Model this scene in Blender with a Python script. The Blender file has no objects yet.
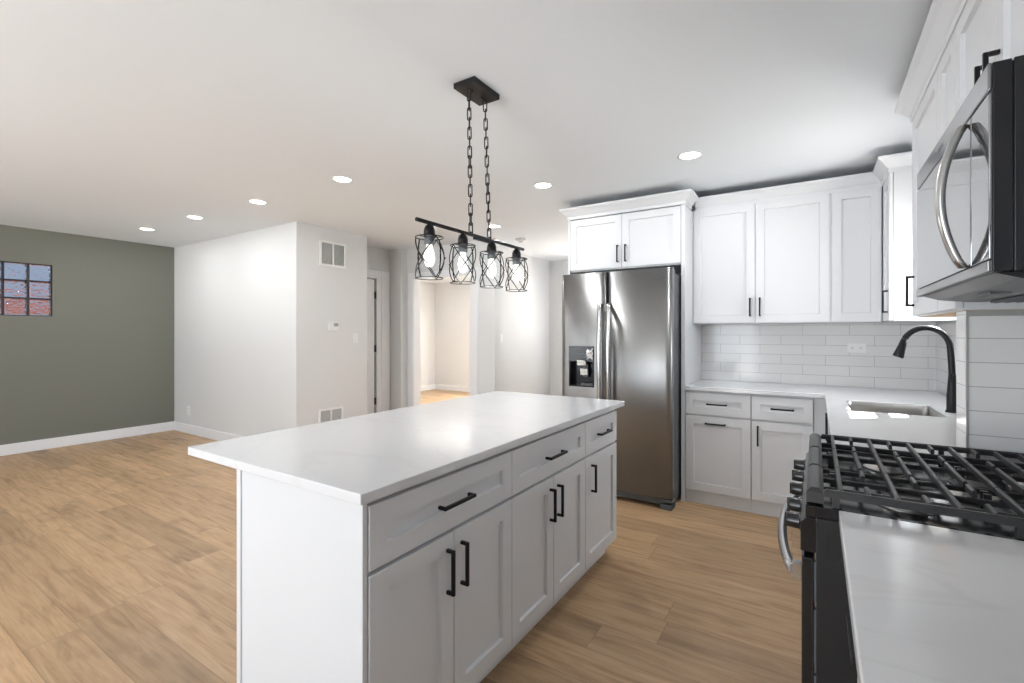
import bpy, bmesh, math, random
from mathutils import Vector, Matrix
random.seed(7)
C = bpy.context.scene.collection
S = bpy.context.scene
PI = math.pi

# ------------------------------------------------------------------ camera, world, sun, area lights, exposure
cd = bpy.data.cameras.new('camera'); cam = bpy.data.objects.new('camera', cd); C.objects.link(cam)
cd.sensor_width = 36; cd.lens = 473/1024*36; cd.shift_y = -8.5/1024; cd.clip_start = 0.02
cam.location = (0, 0, 1.33); cam.rotation_euler = (PI/2, 0, math.atan(304/473))
S.camera = cam
S.view_settings.view_transform = 'Standard'; S.view_settings.look = 'None'; S.view_settings.gamma = 1
S.view_settings.use_curve_mapping = False
S.view_settings.exposure = 0.02

w = bpy.data.worlds.new('world'); S.world = w; w.use_nodes = True
wn = w.node_tree.nodes; wl = w.node_tree.links
bg = wn['Background']
bg.inputs[0].default_value = (0.62, 0.76, 1.0, 1); bg.inputs[1].default_value = .5

def light(name, kind, energy, loc, direction, color=(1, 1, 1), size=None, size_y=None, **kw):
    l = bpy.data.lights.new(name, kind); l.energy = energy; l.color = color
    if kind == 'AREA':
        l.shape = kw.get('shape', 'RECTANGLE'); l.size = size
        if size_y: l.size_y = size_y
    o = bpy.data.objects.new(name, l); C.objects.link(o); o.location = loc
    o.rotation_euler = Vector(direction).to_track_quat('-Z', 'Y').to_euler()
    return o
sun = light('sun', 'SUN', 90, (3, 6, 5), (-.69, -.53, -1), (1, .96, .9)); sun.data.angle = math.radians(.6)
# rear and hall lamps: added fill at assumed unseen openings; the others, window daylight
light('rear_right_fill', 'AREA', 92, (-2.2, -2.50, 1.2), (0, 1, 0.25), (.86, .93, 1), 2.3, 2.1)
light('rear_left_fill', 'AREA', 52, (-5.3, -2.50, 1.4), (0, 1, .35), (.86, .93, 1), 2.6, 1.6)
light('sink_window_daylight', 'AREA', 13, (.80, 3.52, 1.58), (-1, 0, -.5), (.93, .97, 1), .46, .62)
light('bedroom_daylight', 'AREA', 130, (-5.0, 8.36, 1.5), (0, -1, -.15), (1, .97, .93), 1.5, 1.3)
light('hall_fill', 'AREA', 14, (-2.55, 6.78, 1.5), (-.3, -1, 0), (.93, .96, 1), .8, 1.0)

# ------------------------------------------------------------------ materials
def mat(name, col, rough=.5, metal=0, **kw):
    m = bpy.data.materials.new(name); m.use_nodes = True
    b = m.node_tree.nodes['Principled BSDF']
    b.inputs['Base Color'].default_value = (*col, 1); b.inputs['Roughness'].default_value = rough
    b.inputs['Metallic'].default_value = metal
    for k, v in kw.items(): b.inputs[k.replace('_', ' ')].default_value = v
    return m
def nodes(m): return m.node_tree.nodes, m.node_tree.links, m.node_tree.nodes['Principled BSDF']
def world_pos(n):
    g = n.new('ShaderNodeNewGeometry'); return g.outputs['Position']
def noise_bump(m, scale, strength, dist=.001, stretch=(1, 1, 1)):
    n, l, b = nodes(m); mp = n.new('ShaderNodeMapping'); mp.inputs['Scale'].default_value = stretch
    l.new(world_pos(n), mp.inputs[0]); t = n.new('ShaderNodeTexNoise'); t.inputs['Scale'].default_value = scale
    l.new(mp.outputs[0], t.inputs['Vector']); bp = n.new('ShaderNodeBump')
    bp.inputs['Strength'].default_value = strength; bp.inputs['Distance'].default_value = dist
    l.new(t.outputs['Fac'], bp.inputs['Height']); l.new(bp.outputs[0], b.inputs['Normal'])
    return m
def mixrgb(n, l, fac, a, bcol, kind='MIX'):
    x = n.new('ShaderNodeMix'); x.data_type = 'RGBA'; x.blend_type = kind
    for sock, val in ((0, fac), (6, a), (7, bcol)):
        if hasattr(val, 'is_linked') or hasattr(val, 'links'): l.new(val, x.inputs[sock])
        elif isinstance(val, (int, float)): x.inputs[sock].default_value = val
        else: x.inputs[sock].default_value = (*val, 1)
    return x.outputs[2]

M = {}
M['wall'] = noise_bump(mat('white_wall_paint', (.725, .73, .728), .62), 160, .08)
M['ceiling'] = noise_bump(mat('ceiling_paint', (.80, .832, .865), .75), 140, .05)
M['green'] = noise_bump(mat('sage_green_wall_paint', (.183, .188, .158), .6), 160, .08)
M['trim'] = mat('trim_paint', (.84, .85, .87), .35)
M['cab'] = noise_bump(mat('cabinet_paint', (.73, .738, .755), .38), 90, .03)
M['birch'] = mat('birch_underside', (.72, .50, .30), .5)
M['black'] = mat('black_metal', (.018, .018, .02), .38, .6)
M['blackp'] = mat('black_enamel', (.012, .012, .014), .16)
M['blackm'] = noise_bump(mat('black_side_panel', (.010, .010, .011), .38), 600, .15)
M['iron'] = noise_bump(mat('cast_iron', (.05, .05, .052), .42, .2), 500, .25)
M['graypl'] = mat('grey_plastic', (.11, .12, .13), .5)
M['gap'] = mat('dark_gap', (.01, .01, .01), .8)
M['chrome'] = mat('burner_metal', (.62, .6, .58), .3, 1)
M['white_plastic'] = mat('white_plastic', (.85, .85, .84), .35)
M['grille'] = mat('grille_slats', (.62, .62, .61), .45)
M['lcd'] = mat('grey_display', (.35, .38, .36), .2)
M['slot'] = mat('outlet_slots', (.05, .05, .05), .5)
M['paper'] = mat('paper_tag', (.85, .83, .78), .6)
M['foil'] = mat('plastic_wrap', (.85, .86, .88), .15, .5)
M['curb'] = mat('grout_trim', (.52, .52, .50), .35, .6)

def steel(name, col, rough, stretch, amt=.12, aniso=0):
    m = mat(name, col, rough, 1); n, l, b = nodes(m)
    mp = n.new('ShaderNodeMapping'); mp.inputs['Scale'].default_value = stretch; l.new(world_pos(n), mp.inputs[0])
    t = n.new('ShaderNodeTexNoise'); t.inputs['Scale'].default_value = 6; t.inputs['Detail'].default_value = 3
    l.new(mp.outputs[0], t.inputs['Vector'])
    mr = n.new('ShaderNodeMapRange'); mr.inputs['To Min'].default_value = rough-amt*.5; mr.inputs['To Max'].default_value = rough+amt*.5
    l.new(t.outputs['Fac'], mr.inputs['Value']); l.new(mr.outputs[0], b.inputs['Roughness'])
    if aniso:                                            # brushed sideways: the tangent runs level along the sheet
        g = n.new('ShaderNodeNewGeometry'); x = n.new('ShaderNodeVectorMath'); x.operation = 'CROSS_PRODUCT'
        l.new(g.outputs['Normal'], x.inputs[0]); x.inputs[1].default_value = (0, 0, 1); l.new(x.outputs[0], b.inputs['Tangent'])
        b.inputs['Anisotropic'].default_value = aniso; b.inputs['Anisotropic Rotation'].default_value = .25
    return m
M['steel'] = steel('brushed_steel', (.30, .298, .294), .36, (1, 1, 90), aniso=.8)
M['steel_handle'] = steel('handle_steel', (.52, .515, .51), .24, (2, 2, 30))
M['sink'] = steel('sink_steel', (.36, .355, .345), .34, (60, 1, 1))
M['mwglass'] = mat('microwave_door_glass', (.29, .29, .295), .05, .85)
M['darksteel'] = mat('dark_brushed_steel', (.22, .22, .225), .25, 1)
M['mwside'] = mat('microwave_side', (.022, .022, .024), .32, .4)

def quartz():
    m = mat('white_quartz', (.84, .84, .85), .13); n, l, b = nodes(m)
    p = world_pos(n)
    mp = n.new('ShaderNodeMapping'); mp.inputs['Rotation'].default_value = (0, 0, .6); mp.inputs['Scale'].default_value = (1.0, 2.4, 1); l.new(p, mp.inputs[0])
    t = n.new('ShaderNodeTexNoise'); t.inputs['Scale'].default_value = 1.1; t.inputs['Detail'].default_value = 5; t.inputs['Distortion'].default_value = 1.2
    l.new(mp.outputs[0], t.inputs['Vector'])
    a = n.new('ShaderNodeMath'); a.operation = 'SUBTRACT'; l.new(t.outputs['Fac'], a.inputs[0]); a.inputs[1].default_value = .5
    ab = n.new('ShaderNodeMath'); ab.operation = 'ABSOLUTE'; l.new(a.outputs[0], ab.inputs[0])
    mr = n.new('ShaderNodeMapRange'); mr.inputs['From Max'].default_value = .022; mr.inputs['To Min'].default_value = .55; mr.inputs['To Max'].default_value = 0
    l.new(ab.outputs[0], mr.inputs['Value'])
    t2 = n.new('ShaderNodeTexNoise'); t2.inputs['Scale'].default_value = 2.2; l.new(p, t2.inputs['Vector'])
    mu = n.new('ShaderNodeMath'); mu.operation = 'MULTIPLY'; l.new(mr.outputs[0], mu.inputs[0]); l.new(t2.outputs['Fac'], mu.inputs[1])
    c = mixrgb(n, l, mu.outputs[0], (.745, .748, .76), (.62, .618, .615))
    l.new(c, b.inputs['Base Color'])
    return m
M['quartz'] = quartz()

def oak():
    m = mat('oak_planks', (.5, .3, .15), .42); n, l, b = nodes(m)
    p = world_pos(n); sx = n.new('ShaderNodeSeparateXYZ'); l.new(p, sx.inputs[0])
    def math_(op, a, bb=None, c=None):
        x = n.new('ShaderNodeMath'); x.operation = op
        for i, v in enumerate((a, bb, c)):
            if v is None: continue
            if isinstance(v, (int, float)): x.inputs[i].default_value = v
            else: l.new(v, x.inputs[i])
        return x.outputs[0]
    row = math_('FLOOR', math_('DIVIDE', sx.outputs['Y'], .185))
    wn_ = n.new('ShaderNodeTexWhiteNoise'); wn_.noise_dimensions = '1D'; l.new(row, wn_.inputs['W'])
    xs = math_('DIVIDE', math_('ADD', sx.outputs['X'], math_('MULTIPLY', wn_.outputs['Value'], 5.3)), 1.42)
    colm = math_('FLOOR', xs)
    fy = math_('FRACT', math_('DIVIDE', sx.outputs['Y'], .185)); fx = math_('FRACT', xs)
    cmb = n.new('ShaderNodeCombineXYZ'); l.new(row, cmb.inputs[0]); l.new(colm, cmb.inputs[1])
    pl = n.new('ShaderNodeTexWhiteNoise'); pl.noise_dimensions = '3D'; l.new(cmb.outputs[0], pl.inputs['Vector'])
    # grain coordinates shifted per plank
    off = n.new('ShaderNodeVectorMath'); off.operation = 'SCALE'; l.new(pl.outputs['Color'], off.inputs[0]); off.inputs['Scale'].default_value = 40
    add = n.new('ShaderNodeVectorMath'); add.operation = 'ADD'; l.new(p, add.inputs[0]); l.new(off.outputs[0], add.inputs[1])
    mp = n.new('ShaderNodeMapping'); mp.inputs['Scale'].default_value = (1.5, 17, 1); l.new(add.outputs[0], mp.inputs[0])
    g = n.new('ShaderNodeTexNoise'); g.inputs['Scale'].default_value = 1.5; g.inputs['Detail'].default_value = 6; g.inputs['Roughness'].default_value = .6; g.inputs['Distortion'].default_value = .8
    l.new(mp.outputs[0], g.inputs['Vector'])
    mp2 = n.new('ShaderNodeMapping'); mp2.inputs['Scale'].default_value = (3, 60, 1); l.new(add.outputs[0], mp2.inputs[0])
    g2 = n.new('ShaderNodeTexNoise'); g2.inputs['Scale'].default_value = 2; g2.inputs['Detail'].default_value = 4; l.new(mp2.outputs[0], g2.inputs['Vector'])
    # knots / dark patches
    mp3 = n.new('ShaderNodeMapping'); mp3.inputs['Scale'].default_value = (2.2, 5, 1); l.new(add.outputs[0], mp3.inputs[0])
    g3 = n.new('ShaderNodeTexNoise'); g3.inputs['Scale'].default_value = 1.3; g3.inputs['Detail'].default_value = 2; l.new(mp3.outputs[0], g3.inputs['Vector'])
    cr = n.new('ShaderNodeValToRGB'); e = cr.color_ramp.elements
    e[0].position = .22; e[0].color = (.31, .182, .092, 1); e[1].position = .8; e[1].color = (.62, .425, .252, 1)
    k = e.new(.5); k.color = (.515, .338, .188, 1)
    l.new(g.outputs['Fac'], cr.inputs[0])
    tone = n.new('ShaderNodeMapRange'); tone.inputs['To Min'].default_value = .8; tone.inputs['To Max'].default_value = 1.14; l.new(pl.outputs['Value'], tone.inputs['Value'])
    fine = n.new('ShaderNodeMapRange'); fine.inputs['From Min'].default_value = .3; fine.inputs['From Max'].default_value = .7; fine.inputs['To Min'].default_value = .9; fine.inputs['To Max'].default_value = 1.06; l.new(g2.outputs['Fac'], fine.inputs['Value'])
    kn = n.new('ShaderNodeMapRange'); kn.inputs['From Min'].default_value = .58; kn.inputs['From Max'].default_value = .75; kn.inputs['To Min'].default_value = 1; kn.inputs['To Max'].default_value = .72; l.new(g3.outputs['Fac'], kn.inputs['Value'])
    gy = math_('LESS_THAN', math_('MINIMUM', fy, math_('SUBTRACT', 1, fy)), .008)
    gx = math_('LESS_THAN', math_('MINIMUM', fx, math_('SUBTRACT', 1, fx)), .0011)
    gap = math_('SUBTRACT', 1, math_('MULTIPLY', math_('MAXIMUM', gy, gx), .35))
    f = math_('MULTIPLY', math_('MULTIPLY', tone.outputs[0], fine.outputs[0]), math_('MULTIPLY', kn.outputs[0], gap))
    sc = n.new('ShaderNodeVectorMath'); sc.operation = 'SCALE'; l.new(cr.outputs[0], sc.inputs[0]); l.new(f, sc.inputs['Scale'])
    l.new(sc.outputs[0], b.inputs['Base Color'])
    bp = n.new('ShaderNodeBump'); bp.inputs['Strength'].default_value = .15; bp.inputs['Distance'].default_value = .001
    l.new(math_('MULTIPLY', g2.outputs['Fac'], gap), bp.inputs['Height']); l.new(bp.outputs[0], b.inputs['Normal'])
    return m
M['oak'] = oak()

def tile(name, axis, ox, oz, tw=.308, th=.0795, col=(.79, .785, .775)):
    m = mat(name, col, .12); n, l, b = nodes(m); p = world_pos(n)
    s = n.new('ShaderNodeSeparateXYZ'); l.new(p, s.inputs[0]); c = n.new('ShaderNodeCombineXYZ')
    a1 = n.new('ShaderNodeMath'); a1.operation = 'SUBTRACT'; l.new(s.outputs[axis], a1.inputs[0]); a1.inputs[1].default_value = ox
    a2 = n.new('ShaderNodeMath'); a2.operation = 'SUBTRACT'; l.new(s.outputs['Z'], a2.inputs[0]); a2.inputs[1].default_value = oz
    l.new(a1.outputs[0], c.inputs[0]); l.new(a2.outputs[0], c.inputs[1])
    br = n.new('ShaderNodeTexBrick'); br.offset = .5; br.inputs['Scale'].default_value = 1
    br.inputs['Brick Width'].default_value = tw; br.inputs['Row Height'].default_value = th
    br.inputs['Mortar Size'].default_value = .0013; br.inputs['Mortar Smooth'].default_value = .2
    br.inputs['Color1'].default_value = (*col, 1); br.inputs['Color2'].default_value = (*[x*.97 for x in col], 1)
    br.inputs['Mortar'].default_value = (.40, .40, .395, 1)
    l.new(c.outputs[0], br.inputs['Vector']); l.new(br.outputs['Color'], b.inputs['Base Color'])
    iv = n.new('ShaderNodeMath'); iv.operation = 'SUBTRACT'; iv.inputs[0].default_value = 1; l.new(br.outputs['Fac'], iv.inputs[1])
    nz = n.new('ShaderNodeTexNoise'); nz.inputs['Scale'].default_value = 14; l.new(p, nz.inputs['Vector'])
    ad = n.new('ShaderNodeMath'); ad.operation = 'MULTIPLY_ADD'; l.new(nz.outputs['Fac'], ad.inputs[0]); ad.inputs[1].default_value = .5; l.new(iv.outputs[0], ad.inputs[2])
    bp = n.new('ShaderNodeBump'); bp.inputs['Strength'].default_value = .5; bp.inputs['Distance'].default_value = .0012
    l.new(ad.outputs[0], bp.inputs['Height']); l.new(bp.outputs[0], b.inputs['Normal'])
    return m
M['tile_back'] = tile('subway_tile_back', 'X', -.09, .915)
M['tile_right'] = tile('subway_tile_side', 'Y', 4.49, .915)
M['tile_return'] = tile('subway_tile_return', 'X', .42, .915, tw=1.2)
M['tile_strip'] = tile('subway_tile_strip', 'Y', 2.14, .915, tw=1.2)

def glow(name, col, s):
    m = mat(name, col, .5); b = m.node_tree.nodes['Principled BSDF']
    b.inputs['Emission Color'].default_value = (*col, 1); b.inputs['Emission Strength'].default_value = s
    return m
M['can'] = glow('can_light_lens', (1, .985, .96), 14)
M['bulb'] = glow('bulb_glow', (1, .98, .95), .95)
def clear_glass(name, gl=.22, tint=(1, 1, 1)):
    m = bpy.data.materials.new(name); m.use_nodes = True; n = m.node_tree.nodes; l = m.node_tree.links
    n.remove(n['Principled BSDF']); o = n['Material Output']
    t = n.new('ShaderNodeBsdfTransparent'); t.inputs[0].default_value = (*tint, 1)
    g = n.new('ShaderNodeBsdfGlossy'); g.inputs['Roughness'].default_value = .04
    fr = n.new('ShaderNodeLayerWeight'); fr.inputs['Blend'].default_value = gl
    mx = n.new('ShaderNodeMixShader'); l.new(fr.outputs['Fresnel'], mx.inputs[0]); l.new(t.outputs[0], mx.inputs[1]); l.new(g.outputs[0], mx.inputs[2])
    l.new(mx.outputs[0], o.inputs[0]); return m
M['glass'] = clear_glass('clear_glass', .12, (.97, .98, .98))
M['pane'] = clear_glass('window_pane', .1)
def block_glass():
    m = mat('glass_block', (.92, .94, .97), .06); n, l, b = nodes(m)
    b.inputs['Transmission Weight'].default_value = 1; b.inputs['IOR'].default_value = 1.12
    v = n.new('ShaderNodeTexVoronoi'); v.inputs['Scale'].default_value = 42; v.feature = 'SMOOTH_F1'
    nz = n.new('ShaderNodeTexNoise'); nz.inputs['Scale'].default_value = 30; l.new(world_pos(n), nz.inputs['Vector'])
    va = n.new('ShaderNodeVectorMath'); va.operation = 'MULTIPLY_ADD'; l.new(nz.outputs['Color'], va.inputs[0]); va.inputs[1].default_value = (.03, .03, .03); l.new(world_pos(n), va.inputs[2]); l.new(va.outputs[0], v.inputs['Vector'])
    v.inputs['Scale'].default_value = 38
    bp = n.new('ShaderNodeBump'); bp.inputs['Strength'].default_value = 1; bp.inputs['Distance'].default_value = .02
    l.new(v.outputs['Distance'], bp.inputs['Height']); l.new(bp.outputs[0], b.inputs['Normal'])
    return m
M['block'] = block_glass()
def brick_mat():
    m = mat('red_brick', (.4, .12, .08), .8); n, l, b = nodes(m)
    br = n.new('ShaderNodeTexBrick'); br.inputs['Scale'].default_value = 4
    br.inputs['Color1'].default_value = (.52, .15, .10, 1); br.inputs['Color2'].default_value = (.40, .11, .08, 1); br.inputs['Mortar'].default_value = (.6, .5, .45, 1)
    s = n.new('ShaderNodeSeparateXYZ'); l.new(world_pos(n), s.inputs[0]); c = n.new('ShaderNodeCombineXYZ')
    l.new(s.outputs['Y'], c.inputs[0]); l.new(s.outputs['Z'], c.inputs[1]); l.new(c.outputs[0], br.inputs['Vector'])
    l.new(br.outputs['Color'], b.inputs['Base Color']); return m
M['brick'] = brick_mat()
M['ground'] = mat('ground_concrete', (.45, .44, .42), .8)

# ------------------------------------------------------------------ mesh helpers (all coordinates are world metres)
def nb(): return bmesh.new()
def add_box(bm, x0, x1, y0, y1, z0, z1):
    x0, x1 = sorted((x0, x1)); y0, y1 = sorted((y0, y1)); z0, z1 = sorted((z0, z1))
    v = [bm.verts.new(p) for p in ((x0, y0, z0), (x1, y0, z0), (x1, y1, z0), (x0, y1, z0), (x0, y0, z1), (x1, y0, z1), (x1, y1, z1), (x0, y1, z1))]
    for f in ((0, 3, 2, 1), (4, 5, 6, 7), (0, 1, 5, 4), (1, 2, 6, 5), (2, 3, 7, 6), (3, 0, 4, 7)): bm.faces.new([v[i] for i in f])
    return bm
def box(*a): return add_box(nb(), *a)
def add_tube(bm, pts, r, seg=10, closed=False, cap=True):
    pts = [Vector(p) for p in pts]; n = len(pts); rings = []
    rr = r if isinstance(r, (list, tuple)) else [r]*n
    up = None
    for i, p in enumerate(pts):
        if closed: t = pts[(i+1) % n]-pts[i-1]
        else: t = pts[min(i+1, n-1)]-pts[max(i-1, 0)]
        t.normalize()
        if up is None:
            up = Vector((0, 0, 1)) if abs(t.z) < .9 else Vector((1, 0, 0))
        a = t.cross(up)
        if a.length < 1e-5: a = t.orthogonal()
        a.normalize(); b = a.cross(t).normalized(); up = b
        rings.append([bm.verts.new(p+(a*math.cos(2*PI*k/seg)+b*math.sin(2*PI*k/seg))*rr[i]) for k in range(seg)])
    m = n if closed else n-1
    for i in range(m):
        A, B = rings[i], rings[(i+1) % n]
        for k in range(seg):
            f = bm.faces.new((A[k], A[(k+1) % seg], B[(k+1) % seg], B[k])); f.smooth = True
    if not closed and cap:
        bm.faces.new(rings[0][::-1]); bm.faces.new(rings[-1])
    return bm
def add_lathe(bm, c, prof, seg=28, axis='Z', cap0=True, cap1=True):
    """prof: list of (radius, height) along the axis from centre c"""
    rings = []
    for r, h in prof:
        ring = []
        for k in range(seg):
            a = 2*PI*k/seg; u, v = r*math.cos(a), r*math.sin(a)
            p = {'Z': (u, v, h), 'X': (h, u, v), 'Y': (u, h, v)}[axis]
            ring.append(bm.verts.new(Vector(c)+Vector(p)))
        rings.append(ring)
    for A, B in zip(rings, rings[1:]):
        for k in range(seg):
            f = bm.faces.new((A[k], A[(k+1) % seg], B[(k+1) % seg], B[k])); f.smooth = True
    if cap0: bm.faces.new(rings[0][::-1])
    if cap1: bm.faces.new(rings[-1])
    return bm
def add_extrude(bm, poly, axis, a, b):
    """poly in the two other axes (order x,y,z without axis), extruded from a to b"""
    def P(p, h):
        return {'X': (h, p[0], p[1]), 'Y': (p[0], h, p[1]), 'Z': (p[0], p[1], h)}[axis]
    A = [bm.verts.new(P(p, a)) for p in poly]; B = [bm.verts.new(P(p, b)) for p in poly]; n = len(poly)
    bm.faces.new(A); bm.faces.new(B[::-1])
    for i in range(n): bm.faces.new((A[i], B[i], B[(i+1) % n], A[(i+1) % n]))
    return bm

WL = {}
def obj(name, bm, m, parent=None, bevel=0, label=None, origin=None, seg=2, autosmooth=False):
    bmesh.ops.recalc_face_normals(bm, faces=bm.faces[:])
    xs = [v.co for v in bm.verts]
    lo = Vector([min(v[i] for v in xs) for i in range(3)]); hi = Vector([max(v[i] for v in xs) for i in range(3)])
    o0 = Vector(origin) if origin else Vector(((lo.x+hi.x)/2, (lo.y+hi.y)/2, lo.z))
    for v in bm.verts: v.co -= o0
    me = bpy.data.meshes.new(name); bm.to_mesh(me); bm.free()
    me.materials.append(m)
    o = bpy.data.objects.new(name, me); C.objects.link(o)
    if parent: o.parent = parent; o.location = o0-WL[parent]
    else: o.location = o0
    WL[o] = o0
    if bevel:
        md = o.modifiers.new('bevel', 'BEVEL'); md.width = bevel; md.segments = seg; md.limit_method = 'ANGLE'; md.angle_limit = math.radians(40)
    if label: o['label'] = label
    return o
def tag(o, label, cat, group=None):
    o['label'] = label; o['category'] = cat
    if group: o['group'] = group
    return o
def thing(name, label, cat, loc, group=None):
    o = bpy.data.objects.new(name, None); C.objects.link(o); o.location = loc; o.empty_display_size = .05
    WL[o] = Vector(loc); return tag(o, label, cat, group)
def struct(name, bm, m, parent=None, bevel=0):
    o = obj(name, bm, m, parent, bevel)
    if not parent: o['kind'] = 'structure'
    return o
def dup_tree(root, delta, label=None):
    r = root.copy(); C.objects.link(r); r.location = root.location+Vector(delta); WL[r] = r.location.copy()
    if label: r['label'] = label
    def rec(src, dst):
        for ch in list(src.children):
            c = ch.copy(); C.objects.link(c); c.parent = dst; rec(ch, c)
    kids = list(root.children)
    for ch in kids:
        c = ch.copy(); C.objects.link(c); c.parent = r; rec(ch, c)
    return r

# ------------------------------------------------------------------ the shell
H = 2.504; XR = .73; YB = 4.50; XL = -7.42
struct('floor', box(-7.75, .9, -2.75, 8.6, -.05, 0), M['oak'])
struct('ceiling', box(-7.75, .9, -2.75, 8.6, H, H+.1), M['ceiling'])
struct('ground', box(-22, 12, -14, 20, -.2, -.06), M['ground'])

def wall_holes_x(x0, x1, y0, y1, holes):
    """wall slab between x0..x1 running along y with rectangular holes (ya, yb, za, zb)"""
    bm = nb(); ys = y0
    for ya, yb, za, zb in sorted(holes):
        add_box(bm, x0, x1, ys, ya, 0, H)
        if za > 0: add_box(bm, x0, x1, ya, yb, 0, za)
        if zb < H: add_box(bm, x0, x1, ya, yb, zb, H)
        ys = yb
    add_box(bm, x0, x1, ys, y1, 0, H); return bm
def wall_holes_y(y0, y1, x0, x1, holes):
    bm = nb(); xs = x0
    for xa, xb, za, zb in sorted(holes):
        add_box(bm, xs, xa, y0, y1, 0, H)
        if za > 0: add_box(bm, xa, xb, y0, y1, 0, za)
        if zb < H: add_box(bm, xa, xb, y0, y1, zb, H)
        xs = xb
    add_box(bm, xs, x1, y0, y1, 0, H); return bm
BY0, BY1, BZ0, BZ1 = 1.727-4*.197, 1.727, 1.522, 2.113
struct('wall_left', wall_holes_x(XL-.14, XL, -2.6, 2.96, [(BY0, BY1, BZ0, BZ1)]), M['green'])
struct('wall_back_left', box(XL, -4.72, 2.96, 3.08, 0, H), M['wall'])
struct('wall_middle', box(-4.72, -4.60, 2.96, 3.893, 0, H), M['wall'])
struct('wall_hall_left', wall_holes_x(-5.205, -5.085, 3.08, 4.70, [(3.70, 4.54, 0, 2.11)]), M['wall'])
struct('wall_hall_corner', box(-5.205, -4.857, 4.70, 4.93, 0, H), M['wall'])
DX0, DX1 = -4.735, -3.70
struct('wall_hall_back', wall_holes_y(4.81, 4.93, -4.857, -3.341, [(DX0, DX1, 0, 2.09)]), M['wall'])
struct('wall_hall_right', box(-3.793, -3.673, 4.93, 8.44, 0, H), M['wall'])
struct('wall_hall_far', wall_holes_y(6.86, 6.98, -3.673, -1.90, [(-3.0, -2.1, .95, 2.1)]), M['wall'])
struct('wall_hall_side', box(-1.90, -1.80, 4.62, 6.98, 0, H), M['wall'])
struct('wall_bedroom_left', box(-7.71, -7.59, 4.81, 8.56, 0, H), M['wall'])
struct('wall_bedroom_back', wall_holes_y(8.44, 8.56, -7.59, -3.673, [(-5.8, -4.2, .85, 2.15)]), M['wall'])
struct('wall_bedroom_front', box(-7.59, -5.205, 4.81, 4.93, 0, H), M['wall'])
wb = struct('wall_back', box(-1.90, .85, YB, YB+.12, 0, H), M['wall'])
wr = struct('wall_right', wall_holes_x(XR, XR+.12, -2.6, YB, [(3.27, 3.77, 1.22, 1.935)]), M['wall'])
struct('wall_rear', wall_holes_y(-2.72, -2.60, XL-.14, XR+.12, [(-6.6, -4.0, .6, 2.2), (-3.3, -1.1, .06, 2.25)]), M['wall'])
struct('wall_light_blocker', box(.07, XR, .11, .235, 0, H), M['wall'])  # added out of view to keep rear light off the near countertop
struct('sun_blocker', box(-7.75, .9, -2.75, 8.6, H+.102, 15), M['ground'])  # unseen block added to keep the sun off the brick building
obj('backsplash', box(-.868, XR-.008, YB-.008, YB, .916, 1.404), M['tile_back'], wb)
obj('backsplash', box(XR-.008, XR, 2.27, YB-.008, .916, 1.404), M['tile_right'], wr)
obj('backsplash', box(XR-.008, XR, .2, 2.12, .916, 1.42), M['tile_right'], wr)
# tiled return beside the range
ret = struct('wall_range_return', box(.428, XR-.008, 2.142, 2.262, .9155, 1.404), M['wall'])
obj('tile_face', box(.4245, XR-.008, 2.134, 2.142, .9155, 1.404), M['tile_return'], ret)
obj('tile_face', box(.42, .428, 2.142, 2.27, .9155, 1.404), M['tile_strip'], ret)
obj('edge_trim', box(.4185, .4245, 2.131, 2.142, .9155, 1.404), M['curb'], ret)
obj('edge_trim', box(.4245, XR-.01, 2.129, 2.134, 1.385, 1.404), M['curb'], ret)

# baseboards
def base(name, x0, x1, y0, y1):
    bm = box(x0, x1, y0, y1, 0, .118); obj_ = struct(name, bm, M['trim'], bevel=.004); return obj_
base('baseboard_left', XL, XL+.015, -2.6, 2.96)
base('baseboard_back_left', XL+.015, -4.60, 2.945, 2.96)
base('baseboard_middle', -4.60, -4.585, 2.945, 3.893)
base('baseboard_hall_right', -3.673, -3.658, 4.95, 6.845)
base('baseboard_hall_far', -3.673, -1.90, 6.845, 6.86)
base('baseboard_bedroom_left', -7.59, -7.575, 4.93, 8.44)
base('baseboard_bedroom_back', -7.575, -3.793, 8.425, 8.44)
base('baseboard_hall_back', -3.60, -3.341, 4.795, 4.81)

# glass block window: mortar grid + blocks as its panes
wv = thing('window_1', 'glass block window set in the sage green wall', 'window', (XL-.06, (BY0+BY1)/2, BZ0))
wv['kind'] = 'structure'; del wv['category']; del wv['label']
bm = nb()
for i in range(5): add_box(bm, XL-.09, XL-.012, BY0+i*.197-.010, BY0+i*.197+.010, BZ0, BZ1)
for j in range(4): add_box(bm, XL-.09, XL-.0125, BY0, BY1, BZ0+j*.197-.008, BZ0+j*.197+.008)
obj('mortar_grid', bm, mat('dark_mortar', (.03, .03, .035), .7), wv)
for i in range(4):
    for j in range(3):
        obj('glass_block', box(XL-.085, XL-.02, BY0+i*.197+.0105, BY0+(i+1)*.197-.0105, BZ0+j*.197+.0085, BZ0+(j+1)*.197-.0085), M['block'], wv, bevel=.012)
bb = obj('brick_building', box(-15, -13.2, -6, 9, -.06, 2.0), M['brick']); tag(bb, 'red brick building seen blurred through the glass block window', 'building')

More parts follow.
